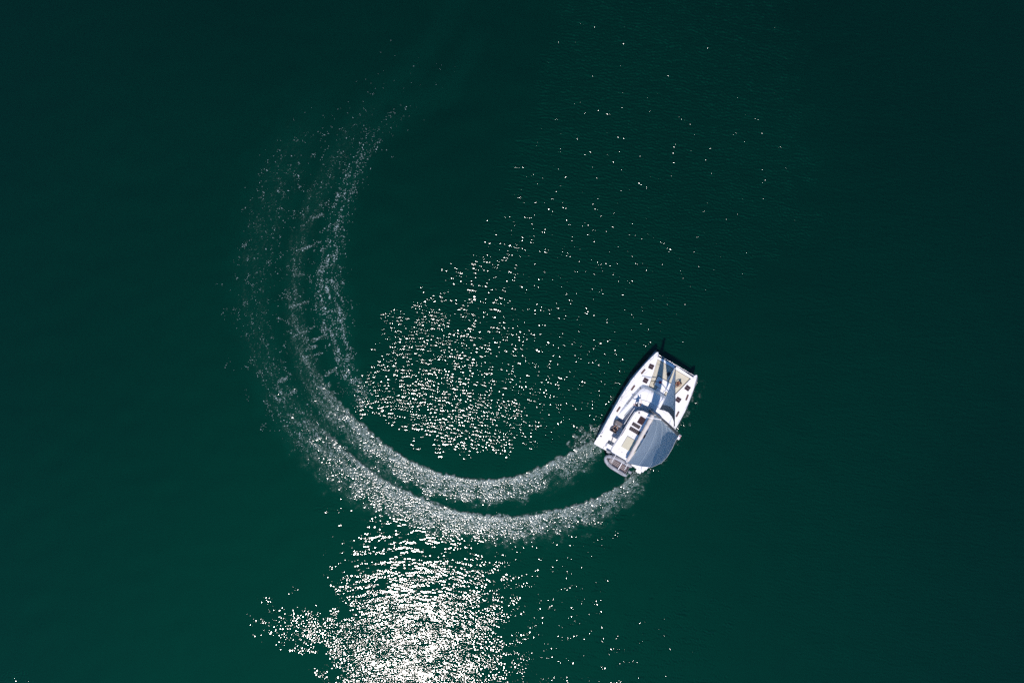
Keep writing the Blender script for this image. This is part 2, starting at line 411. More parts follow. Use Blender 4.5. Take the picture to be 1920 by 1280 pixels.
def water_material():
    m = bpy.data.materials.new('sea water'); m.use_nodes = True
    n = m.node_tree.nodes; l = m.node_tree.links; n.clear()
    out = n.new('ShaderNodeOutputMaterial'); tc = n.new('ShaderNodeTexCoord')
    def noise(scale, detail=3, rough=.5):
        t = n.new('ShaderNodeTexNoise'); t.inputs['Scale'].default_value = scale; t.inputs['Detail'].default_value = detail
        t.inputs['Roughness'].default_value = rough; l.new(tc.outputs['Object'], t.inputs['Vector']); return t.outputs[0]
    def attr(name):
        a = n.new('ShaderNodeAttribute'); a.attribute_name = name; return a.outputs['Fac']
    def math_(op, a, b=None, clamp=False):
        x = n.new('ShaderNodeMath'); x.operation = op; x.use_clamp = clamp
        for i, v in enumerate((a, b)):
            if v is None: continue
            if isinstance(v, (int, float)): x.inputs[i].default_value = v
            else: l.new(v, x.inputs[i])
        return x.outputs[0]
    def ramp(v, a, b, c0, c1):
        r = n.new('ShaderNodeMapRange'); r.inputs[1].default_value = a; r.inputs[2].default_value = b
        r.inputs[3].default_value = c0; r.inputs[4].default_value = c1; l.new(v, r.inputs[0]); return r.outputs[0]
    def mixc(f, a, b):
        x = n.new('ShaderNodeMix'); x.data_type = 'RGBA'
        if isinstance(f, float): x.inputs[0].default_value = f
        else: l.new(f, x.inputs[0])
        for i, v in ((6, a), (7, b)):
            if isinstance(v, tuple): x.inputs[i].default_value = (*v, 1)
            else: l.new(v, x.inputs[i])
        return x.outputs[2]
    # body colour: clouds of slightly clearer and greener water, greener where the wake has mixed air in
    body = mixc(ramp(noise(.035, 2), .35, .65, 0, 1), (.0000, .0050, .0031), (.0000, .0070, .0042))
    body = mixc(math_('MULTIPLY', attr('aeration'), .85), body, (.0002, .018, .0115))
    # foam: bubbles gather in strings
    f = attr('foam')
    br = math_('ADD', math_('MULTIPLY', noise(8, 6, .72), .65), math_('MULTIPLY', noise(3.2, 3, .6), .35))
    ff = math_('SUBTRACT', f, ramp(br, .36, .64, .0, .85))
    ff = math_('MULTIPLY', ramp(ff, -.26, .50, 0, 1), .56)
    ff = math_('MULTIPLY', ff, ramp(f, 0, .10, 0, 1))
    veil = math_('MULTIPLY', f, .22)
    ff = math_('MAXIMUM', ff, veil)
    col = mixc(ff, body, (.42, .48, .45))
    d0 = n.new('ShaderNodeBsdfDiffuse'); l.new(col, d0.inputs[0])
    # light spreads sideways under the surface, so thin shadows wash out on deep water
    ss = n.new('ShaderNodeSubsurfaceScattering'); ss.falloff = 'BURLEY'; l.new(col, ss.inputs['Color'])
    ss.inputs['Scale'].default_value = 1.0; ss.inputs['Radius'].default_value = (.9, 1.3, 1.2)
    d = n.new('ShaderNodeMixShader'); l.new(ramp(f, 0, .15, .85, 0), d.inputs[0]); l.new(d0.outputs[0], d.inputs[1]); l.new(ss.outputs[0], d.inputs[2])
    # capillary ripples finer than the mesh
    bp = n.new('ShaderNodeBump'); bp.inputs['Strength'].default_value = 1.0
    hs = math_('MULTIPLY', noise(9, 2), .0004)
    hs = math_('ADD', hs, math_('MULTIPLY', math_('MULTIPLY', noise(7, 4), f), .030))
    l.new(hs, bp.inputs['Height']); bp.inputs['Distance'].default_value = 1.0
    g = n.new('ShaderNodeBsdfGlossy'); g.distribution = 'BECKMANN'; g.inputs['Color'].default_value = (.88, .88, .88, 1)
    l.new(ramp(f, 0, .5, .110, .14), g.inputs['Roughness']); l.new(bp.outputs[0], g.inputs['Normal'])
    fr = n.new('ShaderNodeFresnel'); fr.inputs[0].default_value = 1.333; l.new(bp.outputs[0], fr.inputs['Normal'])
    ms = n.new('ShaderNodeMixShader'); l.new(fr.outputs[0], ms.inputs[0]); l.new(d.outputs[0], ms.inputs[1]); l.new(g.outputs[0], ms.inputs[2])
    # forward scattering inside the water: a wide green lobe about the sun's mirror direction
    g2 = n.new('ShaderNodeBsdfGlossy'); g2.distribution = 'GGX'; g2.inputs['Color'].default_value = (.0000, .0140, .0076, 1); g2.inputs['Roughness'].default_value = .62
    ad = n.new('ShaderNodeAddShader'); l.new(ms.outputs[0], ad.inputs[0]); l.new(g2.outputs[0], ad.inputs[1])
    l.new(ad.outputs[0], out.inputs[0])
    return m

def build_sea():
    xs, ys, h = W['xs'], W['ys'], W['h']
    ex = lambda d: np.array(d)
    far = [2.0, 6, 14, 30, 70, 200, 600, 1800, 5000]
    XS = np.concatenate([xs[0]-ex(far)[::-1], xs, xs[-1]+ex(far)]); YS = np.concatenate([ys[0]-ex(far)[::-1], ys, ys[-1]+ex(far)])
    k = len(far); nx, ny = len(XS), len(YS)
    def full(a, v=0.0):
        o = np.full((ny, nx), v); o[k:-k, k:-k] = a; return o
    fx = np.clip(np.minimum(xs-xs[0], xs[-1]-xs)/1.5, 0, 1)[None, :]*np.clip(np.minimum(ys-ys[0], ys[-1]-ys)/1.5, 0, 1)[:, None]
    Z = full(h*fx); X, Y = np.meshgrid(XS, YS)
    co = np.stack([X, Y, Z], -1).reshape(-1, 3).astype(np.float32)
    a = (np.arange(ny-1)[:, None]*nx+np.arange(nx-1)[None, :]).ravel()
    q = np.stack([a, a+1, a+nx+1, a+nx], -1).astype(np.int32)
    me = bpy.data.meshes.new('water'); me.vertices.add(len(co)); me.vertices.foreach_set('co', co.ravel())
    me.loops.add(q.size); me.loops.foreach_set('vertex_index', q.ravel())
    me.polygons.add(len(q)); me.polygons.foreach_set('loop_start', np.arange(0, q.size, 4, dtype=np.int32))
    me.polygons.foreach_set('use_smooth', np.ones(len(q), bool))
    for nm, arr in (('foam', full(W['foam']*fx)), ('aeration', full(W['aer']*fx))):
        at = me.attributes.new(nm, 'FLOAT', 'POINT'); at.data.foreach_set('value', arr.ravel().astype(np.float32))
    me.update(calc_edges=True); me.materials.append(water_material())
    o = bpy.data.objects.new('water', me); C.objects.link(o)
    tag(o, 'dark green sea, calm in places and ruffled in others, sun glittering on it', kind='structure')
build_sea()

def build_foam():
    """Flecks of froth lying on the churned water, real little rafts of bubbles."""
    rng = np.random.default_rng(11)
    f = W['foam']; X, Y, h = W['X'], W['Y'], W['h']
    n0 = W['chopf']/W['chopf'].std(); n1 = W['small']
    dens = .35*np.clip(f-.05, 0, 1)*np.clip(.5+.35*n0+.25*n1, 0, 2.5)+W['fleck']*np.clip(.25+.45*n0+.25*n1, 0, 2.5)
    cx, cy = 11.66, -12.77                              # none inside the hulls
    u = (X-cx)*.5075+(Y-cy)*.8616; v = -(X-cx)*.8616+(Y-cy)*.5075
    dens[(u > -.1) & (u < 12) & (abs(v) < 3.2)] = 0
    p = dens.ravel(); p = p/p.sum(); N = 20000
    idx = rng.choice(len(p), N, p=p)
    px = X.ravel()[idx]+rng.uniform(-.05, .05, N); py = Y.ravel()[idx]+rng.uniform(-.05, .05, N); pz = h.ravel()[idx]+.012
    r = np.exp(rng.normal(math.log(.0125), .42, N)).clip(.006, .04); a0 = rng.uniform(0, 6.28, N); el = rng.uniform(1, 2.6, N)
    K = 6; ang = np.linspace(0, 2*np.pi, K, endpoint=False)
    rr = r[:, None]*rng.uniform(.6, 1.25, (N, K))
    ex = rr*np.cos(ang)*el[:, None]; ey = rr*np.sin(ang)
    vx = px[:, None]+ex*np.cos(a0)[:, None]-ey*np.sin(a0)[:, None]; vy = py[:, None]+ex*np.sin(a0)[:, None]+ey*np.cos(a0)[:, None]
    ring = np.stack([vx, vy, np.repeat(pz[:, None], K, 1)], -1)
    top = np.stack([px, py, pz+.3*r+.004], -1)[:, None]
    co = np.concatenate([ring, top], 1).reshape(-1, 3).astype(np.float32)
    base = (np.arange(N)*(K+1))[:, None, None]
    t = np.array([[i, (i+1) % K, K] for i in range(K)])[None]
    q = (base+t).reshape(-1, 3).astype(np.int32)
    me = bpy.data.meshes.new('foam'); me.vertices.add(len(co)); me.vertices.foreach_set('co', co.ravel())
    me.loops.add(q.size); me.loops.foreach_set('vertex_index', q.ravel())
    me.polygons.add(len(q)); me.polygons.foreach_set('loop_start', np.arange(0, q.size, 3, dtype=np.int32))
    me.update(calc_edges=True); me.materials.append(mat('froth', (.34, .44, .45), .6, .2, 3))
    o = bpy.data.objects.new('wake_foam', me); C.objects.link(o)
    tag(o, 'white froth scattered along the two curved wakes behind the catamaran', 'foam', kind='stuff')
build_foam()
# ------------------------------------------------------------------ the catamaran (x forward from the transoms, y to port, z up)
HEAD = math.atan2(.8616, .5075)
boat = thing('sailing_catamaran', (11.66, -12.77, 0), (0, 0, HEAD),
             'white sailing catamaran with raised mainsail and jib, turning at the end of its curved wake', 'catamaran')

OUT = [(0, 3.10), (.6, 3.20), (1.5, 3.30), (3, 3.38), (5.8, 3.44), (8, 3.36), (9.3, 3.16), (10.3, 2.98), (11, 2.82), (11.6, 2.66), (11.95, 2.55), (12.06, 2.46)]
INN = [(0, 2.02), (.9, 2.10), (2.4, 2.14), (2.45, 1.62), (8.38, 1.62), (8.42, 1.40), (9.9, 1.72), (11.4, 2.08), (11.95, 2.27), (12.06, 2.38)]
def top_z(x): return lerp([(0, .52), (.40, .52), (.41, .92), (.82, .92), (.83, 1.32), (1.22, 1.32), (1.23, 1.74), (6, 1.76), (12.1, 1.92)], x)
def hull(side):
    xs_ = sorted(set([0, .2, .40, .41, .6, .82, .83, 1.0, 1.22, 1.23, 1.8, 2.40, 2.45, 3.2, 4, 5, 6, 7, 8, 8.38, 8.42, 9, 9.6, 10.2, 10.8, 11.2, 11.5, 11.75, 11.9, 12.0, 12.06]))
    rows = []; deck = []
    for x in xs_:
        o, i, z = lerp(OUT, x), lerp(INN, x), top_z(x)
        w = o-i; c = (o+i)/2; bow = max(0, (x-9)/3.06); tw = (1-.75*bow**1.5)
        zk = -.45+.35*max(0, (x-11)/1.06)
        o0 = max(o-.12-.3*bow, min(o-.02, c+.42*min(1.3, w)*tw)); i0 = max(i+.02, c-.42*min(1.3, w)*tw)
        ro = [(x, side*o, z), (x, side*(o+.012), z-.06), (x, side*(o*.97+o0*.03+.0), min(z-.1, 1.1)), (x, side*(o0*.55+o*.45), .45*min(1, z/.9)), (x, side*o0, 0),
              (x, side*(c+.25*w*tw*.5), zk), (x, side*(c-.25*w*tw*.5), zk), (x, side*i0, 0), (x, side*(i0*.6+i*.4), .45*min(1, z/.9)), (x, side*(i*.97+i0*.03), min(z-.1, 1.1)), (x, side*i, z)]
        rows.append(ro)
        deck.append([(x, side*(o-(o-i)*t), z+.035*math.sin(math.pi*t)) for t in (0, .06, .2, .4, .6, .8, .94, 1)])
    if side < 0: rows = [r[::-1] for r in rows]; deck = [r[::-1] for r in deck]
    b = MB(); b.grid([r[::-1] for r in rows], 0, True)
    b.add(rows[0], [list(range(len(rows[0])))]); b.add(rows[-1], [list(range(len(rows[-1])))[::-1]])
    h_ = b.build('hull', ['topside'], boat)
    d = MB(); d.grid(deck[::1], 0, False); d.build('deck', 'gel', h_)
    # toe rail along the outer edge
    t = MB(); t.tube([(x, side*(lerp(OUT, x)-.02), top_z(x)+.012) for x in np.arange(1.3, 12.0, .35)], .018, 6); t.build('toe_rail', 'white_alu', h_)
    # non-skid panels: narrow gutters are left between them
    edges = [(1.35, 2.35), (3.75, 5.2), (5.28, 6.7), (6.78, 8.2), (9.05, 10.0), (10.65, 11.35)]
    for a, c in edges:
        o0, o1 = lerp(OUT, a)-.14, lerp(OUT, c)-.14
        i0 = {1.35: 2.3, 3.75: 2.88, 5.28: 2.80, 6.78: 2.72}.get(a, lerp(INN, a)+.12); i1 = {1.35: 2.3, 3.75: 2.80, 5.28: 2.72, 6.78: 2.5}.get(a, lerp(INN, c)+.12)
        P = rounded([(a, side*i0), (c, side*i1), (c, side*o1), (a, side*o0)], .06, 3)
        zt = top_z((a+c)/2)+.036
        n_ = MB(); n_.prism(P, zt-.03, zt+.006, .003)
        n_.build('non_skid_panel', 'nonskid', h_)
    return h_
hp = hull(1); hs_ = hull(-1)

# bridge deck, cockpit sole, transom bulkhead
b = MB(); b.prism([(2.9, -1.66), (8.38, -1.66), (8.38, 1.66), (2.9, 1.66)], .75, 1.70, .02); b.build('bridge_deck', 'gel', boat)
b = MB(); b.prism([(.55, -2.2), (2.898, -2.2), (2.898, 2.2), (.55, 2.2)], .75, 1.02, .0); b.build('cockpit_sole', 'nonskid', boat)
b = MB(); b.prism(rounded([(.42, -2.05), (.88, -2.05), (.88, 2.05), (.42, 2.05)], .06), 1.02, 1.78, .04); b.build('transom_bench', 'gel', boat)

MB().prism(rounded([(.03, -2.0), (.419, -2.0), (.419, 2.0), (.03, 2.0)], .05), .30, .54, .02).build('aft_platform', 'gel', boat)

# coachroof: a low cabin with sloped glazed sides
CO = [(8.46, 0), (8.44, .9), (8.36, 1.7), (8.20, 2.10), (7.7, 2.26), (6.6, 2.48), (5.4, 2.62), (4.6, 2.70), (4.15, 2.72)]
ring0 = [(x, y) for x, y in CO]+[(3.0, 2.66)]+[(3.0, -2.66)]+[(x, -y) for x, y in CO[::-1][:-1]]
def shrink(P, d, dx=0):
    out = []
    for x, y in P:
        s_ = 1 if y > 0 else -1 if y < 0 else 0
        out.append((x-(d+dx)*(1 if x > 8 else .3 if x > 7 else 0), y-s_*d*(1 if abs(y) > .3 else 0)))
    return out
def fade(x): return lerp([(3.0, .10), (4.15, .28), (5.0, .80), (6.0, 1.0), (9, 1.0)], x)
b = MB()
levels = [(0, 1.72, 0), (.05, 2.10, .06), (.13, 2.38, .18), (.19, 2.46, .24), (.32, 2.50, .36)]
rws = []
for d, z, dx in levels:
    rws.append([(x, y, 1.72+(z-1.72)*fade(x)) for x, y in shrink(ring0, d, dx)])
b.grid([r[::-1] for r in rws][::1], 0, True, True)
last = rws[-1]; n_ = len(last)
inner = [(5.8+(x-5.8)*.5, y*.5, z+.05*fade(x)) for x, y, z in last]
b.grid([last[::-1], inner[::-1]], 0, True, True); b.add(inner, [list(range(n_))[::-1]], 0, True)
coach = b.build('coachroof', 'gel', boat)
# glazing strips standing just proud of the slopes
def on_slope(x, y, t):
    """Point on the coachroof's slope above outline point (x, y)."""
    a = shrink([(x, y)], .0, 0)[0]; c = shrink([(x, y)], .13, .18)[0]
    z0, z1 = 1.72, 1.72+(2.38-1.72)*fade(x)
    return (a[0]+(c[0]-a[0])*t+.012, a[1]+(c[1]-a[1])*t+(.012 if y > 0 else -.012), z0+(z1-z0)*t+.012)
def outline(s_):
    pts = [Vector(p) for p in CO]; L = [0]
    for p, q in zip(pts, pts[1:]): L.append(L[-1]+(q-p).length)
    s_ *= L[-1]
    for k in range(len(L)-1):
        if s_ <= L[k+1]:
            t = (s_-L[k])/(L[k+1]-L[k]); v = pts[k].lerp(pts[k+1], t); return v.x, v.y
    return CO[-1]
for sd in (1, -1):
    for s0, s1 in ((.01, .10), (.105, .20), (.205, .30), (.345, .50), (.515, .66), (.675, .78)):
        g = MB(); P = []
        for t in (.25, .95):
            P.append([on_slope(*(lambda q: (q[0], sd*q[1]))(outline(s0+(s1-s0)*k/6)), t) for k in range(7)])
        g.grid(P if sd > 0 else [r[::-1] for r in P]); g.build('cabin_window', 'glass', coach)

# saloon walls and pillars under the hardtop
b = MB(); b.prism(rounded([(2.95, -1.5), (5.3, -1.5), (5.45, -1.1), (5.45, 1.1), (5.3, 1.5), (2.95, 1.5)], .12), 1.70, 3.70, 0)
b.build('saloon_wall', 'glass', boat)
for sd in (1, -1):
    for x in (.95, 2.6): MB().tube([(x, sd*1.62, 1.02), (x, sd*1.62, 3.72)], .05).build('roof_pillar', 'white_alu', boat)

# hardtop with rounded nose, a raised lip and everything that lies on it
RO = [(5.86, 0), (5.84, .5), (5.78, 1.05), (5.60, 1.50), (5.25, 1.74), (4.6, 1.78), (2.6, 1.80), (.8, 1.92), (.5, 1.86), (.42, 1.6), (.42, 0)]
rp = RO+[(x, -y) for x, y in RO[::-1][1:-1]]
b = MB(); b.prism(rp, 3.72, 3.90, .05); roof = b.build('hardtop', 'gel', boat)
for sd in (1, -1):
    MB().tube([(x, sd*(y-.07), 3.915) for x, y in RO[2:9]], .022, 6).build('grab_rail', 'steel', roof)
MB().prism(rounded([(.62, -1.5), (1.28, -1.55), (1.28, 1.55), (.62, 1.5)], .08), 3.885, 3.907, .004).build('non_skid_panel', 'nonskid', roof)
MB().prism(rounded([(2.85, -1.3), (3.2, -1.3), (3.2, 1.5), (2.85, 1.5)], .06), 3.885, 3.907, .004).build('non_skid_panel', 'nonskid', roof)
def panel(name, x0, x1, y0, y1, top, base='white_alu', lines=0):
    o = MB().prism(rounded([(x0, y0), (x1, y0), (x1, y1), (x0, y1)], .03, 2), 3.88, 3.925, .006).build(name, base, roof)
    MB().prism([(x0+.03, y0+.03), (x1-.03, y0+.03), (x1-.03, y1-.03), (x0+.03, y1-.03)], 3.92, 3.930, .0).build('glazing' if name == 'roof_hatch' else 'cell_sheet', top, o)
    for k in range(lines):
        y = y0+.03+(y1-y0-.06)*(k+1)/(lines+1)
        MB().box(((x0+x1)/2, y, 3.932), (x1-x0-.08, .012, .006)).build('cell_strip', 'solar_line', o)
    return o
panel('roof_hatch', 4.42, 5.24, .34, 1.0, 'hatch', 'frame')
panel('solar_panel', 3.90, 4.30, .42, 1.36, 'solar', 'frame', 4)
panel('solar_panel', 3.34, 3.78, .12, 1.36, 'solar', 'frame', 5)
panel('solar_panel', 3.34, 3.78, -1.36, -.12, 'solar', 'frame', 5)
panel('solar_panel', 3.90, 4.30, -1.36, -.42, 'solar', 'frame', 4)
cu = MB(); cu.prism(rounded([(1.42, -.02), (2.72, -.02), (2.72, 1.14), (1.42, 1.14)], .07), 3.895, 4.01, .04); cu.build('lounge_cushion', 'cush', roof)
cu = MB(); cu.prism(rounded([(1.42, -1.14), (2.72, -1.14), (2.72, -.05), (1.42, -.05)], .07), 3.895, 4.01, .04); cu.build('lounge_cushion', 'cush', roof)
MB().tube([(5.41, 1.29, 3.89), (5.41, 1.29, 3.95), (5.41, 1.29, 3.98)], [.11, .11, .07], 14).build('vent_dome', 'frame', roof)
MB().tube([(.95, .75, 3.89), (.95, .75, 3.96)], [.05, .035], 10).build('pole_socket', 'frame', roof)
MB().tube([(1.05, .30, 3.9), (.9, .12, 3.93)], .025, 6).build('cleat', 'frame', roof)
for q in ((2.95, .62), (4.75, 1.35), (1.1, 1.2)): MB().tube([(q[0], q[1], 3.89), (q[0], q[1], 3.93)], .035, 8).build('deck_eye', 'frame', roof)
MB().tube([(3.35, 1.66, 3.93), (2.4, 1.68, 3.93)], .018, 6).build('boat_hook', 'seam', roof)

# clear windscreen at the hardtop's port side and the navigation gear in front of it
b = MB()
b.grid([[(5.6, 2.0, 2.5), (4.8, 2.1, 2.45), (4.0, 2.12, 2.2)], [(5.55, 1.84, 3.35), (4.8, 1.9, 3.4), (4.0, 1.93, 3.4)]]); ws = b.build('windscreen', 'clear', boat)
MB().tube([(5.6, 1.84, 3.36), (4.8, 1.9, 3.41), (3.6, 1.94, 3.41)], .03, 6).build('frame', 'white_alu', ws)

# foredeck: crossbeam, longeron, locker, nets
b = MB(); b.prism(rounded([(11.42, -2.2), (11.42, 2.2), (11.66, 2.22), (11.80, 0), (11.66, -2.22)], [0, 0, .1, .6, .1], 4), 1.70, 1.90, .05)
beam = b.build('crossbeam', 'gel', boat)
MB().tube([(11.86, y, 1.82) for y in (-2.25, -1.1, 0, 1.1, 2.25)], .035, 8).build('striker_rail', 'steel', beam)
MB().tube([(11.62, 0, 1.88), (11.62, 0, 2.08)], [.10, .07], 12).build('furling_drum', 'dark', beam)
MB().tube([(11.45, 0, 1.78), (9.9, 0, 1.76)], .055, 8).build('longeron', 'white_alu', boat)
b = MB(); b.prism(rounded([(8.86, -.98), (8.86, .98), (9.86, 1.05), (9.86, -1.05)], .10), 1.2, 1.86, .05); lk = b.build('anchor_locker', 'gel', boat)
MB().prism(rounded([(8.98, .06), (8.98, .86), (9.74, .92), (9.74, .06)], .06), 1.855, 1.875, .006).build('locker_lid', 'nonskid', lk)
MB().prism(rounded([(8.98, -.86), (8.98, -.06), (9.74, -.06), (9.74, -.92)], .06), 1.855, 1.875, .006).build('locker_lid', 'nonskid', lk)
MB().prism([(8.46, -.5), (8.84, -.5), (8.84, .5), (8.46, .5)], 1.3, 1.66, .03).build('step', 'gel', lk)
for sd in (1, -1):
    P = [(11.38, sd*.07), (11.38, sd*2.0), (9.9, sd*1.66), (8.50, sd*1.34), (8.50, sd*.55), (8.82, sd*.55), (8.82, sd*1.08), (9.92, sd*1.12), (9.92, sd*.07)]
    tr = MB(); tr.prism(P, 1.655, 1.672, 0); t_ = tr.build('trampoline', 'net', boat)
    # lacing cords from net to hull
    for k in range(17):
        lc = MB(); x = 8.6+k*.168; lc.tube([(x, sd*(lerp([(8.5, 1.33), (9.9, 1.65), (11.38, 1.99)], x)), 1.668), (x+.08, sd*(lerp(INN, x)+.01), 1.72)], .008, 4)
        lc.build('lacing', 'cush', t_)
    # webbing seams over the net
    for x in (9.98, 10.45, 10.92):
        MB().box((x, sd*(.1+lerp([(8.5, 1.33), (9.9, 1.62), (11.38, 1.95)], x))/2, 1.674), (.03, lerp([(8.5, 1.33), (9.9, 1.62), (11.38, 1.95)], x)-.1, .006)).build('webbing', 'cush', t_)

# deck hatches and the long side ports let into the decks
def hatch(x, y, rz, sd):
    z = top_z(x)+.035
    P = lambda w: rounded([(x+a*math.cos(rz)-b_*math.sin(rz), y+a*math.sin(rz)+b_*math.cos(rz)) for a, b_ in ((-w, -w), (w, -w), (w, w), (-w, w))], .05, 3)
    o = MB().prism(P(.275), z-.03, z+.035, .01).build('deck_hatch', 'frame', boat)
    MB().prism(P(.245), z+.03, z+.041, 0).build('glazing', 'hatch', o)
    MB().box((x-.0*sd, y, z+.046), (.03, .38, .012), rz).build('handle', 'frame', o)
for x, y, r in ((10.35, 2.27, .10), (8.76, 2.02, .05), (10.35, -2.27, -.10), (8.76, -2.06, -.05)): hatch(x, y, r, 1)
for sd in (1, -1):
    for x, y, rz in ((9.46, 2.74, .17), (7.40, 2.78, .08), (4.62, 2.95, .05)):
        L = .34; w = .10; a = -rz*sd
        P = [(x+p*math.cos(a)-q*math.sin(a), sd*y+p*math.sin(a)+q*math.cos(a)) for p, q in ((-L, -w), (L, -w), (L, w), (-L, w))]
        z = top_z(x)+.04
        o = MB().prism(rounded(P, .09, 4), z-.03, z+.018, .005).build('deck_port', 'brown', boat)
    # cleats
    for x in (1.5, 5.9, 11.3): MB().tube([(x-.12, sd*(lerp(OUT, x)-.12), 1.86), (x+.12, sd*(lerp(OUT, x)-.12), 1.87)], .018, 6).build('cleat', 'steel', boat)
    # stanchions and life lines
    xs2 = [1.6, 3.3, 5.0, 6.7, 8.4, 10.0, 11.4]
    for x in xs2:
        y = lerp(OUT, x)-.07; MB().tube([(x, sd*y, top_z(x)), (x, sd*y, top_z(x)+.62)], .014, 6).build('stanchion', 'steel', boat)
    for hh in (.32, .61):
        MB().tube([(x, sd*(lerp(OUT, x)-.07), top_z(x)+hh) for x in xs2], .005, 5).build('life_line', 'steel', boat)
    # pulpit rail at the bow
    MB().tube([(10.9, sd*(lerp(OUT, 10.9)-.07), 1.9), (11.0, sd*(lerp(OUT, 11)-.07), 2.55), (11.75, sd*2.52, 2.58), (11.85, sd*2.42, 2.5), (11.7, sd*2.28, 2.45), (11.55, sd*2.2, 1.9)], .016, 6).build('pulpit', 'steel', boat)
    # winches
    for x, y in ((3.7, 2.45), (1.15, 3.02)):
        z = top_z(x)+.02
        MB().tube([(x, sd*y, z), (x, sd*y, z+.06), (x, sd*y, z+.08), (x, sd*y, z+.16), (x, sd*y, z+.18)], [.10, .10, .07, .08, .05], 12).build('winch', 'dark' if x < 2 else 'steel', boat)

# helm station on the port side: console, wheel, seat
b = MB(); b.prism(rounded([(3.02, 1.92), (3.55, 1.92), (3.55, 2.70), (3.02, 2.70)], .08), 1.72, 2.66, .04); hc = b.build('helm_console', 'grey', boat)
w_ = MB(); w_.tube([(2.94, 2.31+.36*math.cos(t), 2.52+.36*math.sin(t)) for t in np.linspace(0, 2*math.pi, 21)], .016, 6, caps=False)
for k in range(5):
    t = k*2*math.pi/5; w_.tube([(2.94, 2.31, 2.52), (2.94, 2.31+.36*math.cos(t), 2.52+.36*math.sin(t))], .009, 5)
w_.build('steering_wheel', 'dark', hc)
MB().box((3.12, 2.12, 2.68), (.16, .22, .04), 0, .01).build('instrument', 'steel', hc)
MB().box((3.12, 2.50, 2.68), (.14, .14, .04), 0, .01).build('instrument', 'steel', hc)
b = MB(); b.prism(rounded([(2.30, 1.92), (2.66, 1.92), (2.66, 2.66), (2.30, 2.66)], .06), 1.72, 2.10, .05); hs2 = b.build('helm_seat', 'grey', boat)
MB().prism(rounded([(2.20, 1.92), (2.29, 1.92), (2.29, 2.66), (2.20, 2.66)], .03), 1.72, 2.48, .03).build('backrest', 'grey', hs2)

# mast: bends and rakes aft; spreaders, shrouds, masthead
def mast_pt(z): return Vector((6.16-.80*max(0, (z-3.0)/14.5)**1.7, .06+.012*(z-2.4), z))
zs = list(np.linspace(2.42, 17.5, 22))
mast = MB().tube([mast_pt(z) for z in zs], [.17]*18+[.165, .155, .145, .13], 12, flat=.75).build('mast', 'alu', boat)
MB().tube([mast_pt(2.42)+Vector((0, 0, 0)), mast_pt(2.5)], [.24, .18], 12).build('mast_step', 'steel', mast)
for z, L_ in ((9.4, 1.65),):
    for sd in (1, -1):
        a = mast_pt(z); t_ = a+Vector((-.62, sd*L_, .05))
        MB().tube([a, t_], [.055, .035], 8, flat=.5).build('spreader', 'white_alu', mast)
for z in (6.6, 12.6):
    for sd in (1, -1):
        a = mast_pt(z); MB().tube([a, a+Vector((-.10, sd*.42, 0))], .02, 6).build('diamond_strut', 'white_alu', mast)
for sd in (1, -1):
    MB().tube([mast_pt(14.5), mast_pt(9.4)+Vector((-.62, sd*1.65, .05)), Vector((5.35, sd*3.30, 1.8))], .007, 5).build('shroud', 'wire', mast)
    MB().tube([mast_pt(9.2), Vector((5.55, sd*3.28, 1.8))], .007, 5).build('shroud', 'wire', mast)
    MB().tube([mast_pt(15.5), mast_pt(12.6)+Vector((-.1, sd*.42, 0)), mast_pt(6.6)+Vector((-.1, sd*.42, 0)), mast_pt(4.2)], .005, 5).build('diamond_wire', 'wire', mast)
tip = mast_pt(17.5)
mh = MB().prism(rounded([(tip.x-.30, tip.y-.10), (tip.x+.16, tip.y-.10), (tip.x+.16, tip.y+.10), (tip.x-.30, tip.y+.10)], .07), 17.48, 17.60, .02).build('masthead', 'white_alu', mast)
MB().tube([tip+Vector((.02, 0, .1)), tip+Vector((.02, 0, .24))], .055, 10).build('masthead_light', 'redpl', mh)
MB().tube([tip+Vector((-.15, -.05, .1)), tip+Vector((-.22, -.12, .95))], .008, 5).build('antenna', 'wire', mh)
wv = MB(); wv.tube([tip+Vector((-.25, .02, .1)), tip+Vector((-.55, .05, .32))], .008, 5); wv.tube([tip+Vector((-.75, .02, .33)), tip+Vector((-.40, .09, .33))], .014, 5); wv.build('wind_vane', 'wire', mh)

# boom with its canvas stack bag
BE = Vector((.36, -.02, 4.62)); BM = Vector((6.02, .10, 4.45))
boom = MB().tube([BM, BE], .115, 10).build('boom', 'white_alu', boat)
def boom_pt(t): return BM.lerp(BE, t)
rows = []
for k in range(25):
    t = .02+.955*k/24; p = boom_pt(t); wv_ = .03*math.sin(k*1.9)+.02*math.sin(k*.7); hgt = .50-.22*t+.03*math.sin(k*1.3)
    wd = .20-.05*t+.015*math.sin(k*2.3)
    rows.append([p+Vector((0, -wd, -.02)), p+Vector((0, -wd*1.25, .14+wv_)), p+Vector((0, -wd*1.05, hgt*.8)), p+Vector((0, -.07, hgt)), p+Vector((0, .04, hgt-.02)),
                 p+Vector((0, wd*1.0, hgt*.72-wv_)), p+Vector((0, wd*1.2, .12-wv_)), p+Vector((0, wd*.95, -.03))])
bg_ = MB(); bg_.grid(rows); sb = bg_.build('stack_bag', 'bag', boom)
MB().tube([r[5]+Vector((0, .012, .0)) for r in rows], .012, 5).build('zip', 'seam', sb)
MB().tube([BE+Vector((.05, 0, -.1)), Vector((.7, -.35, 3.9)), Vector((.66, -.4, 1.8))], .012, 5).build('mainsheet', 'rope', boom)
MB().tube([mast_pt(16.9)+Vector((-.2, 0, 0)), BE+Vector((0, 0, .1))], .006, 5).build('topping_lift', 'wire', boom)

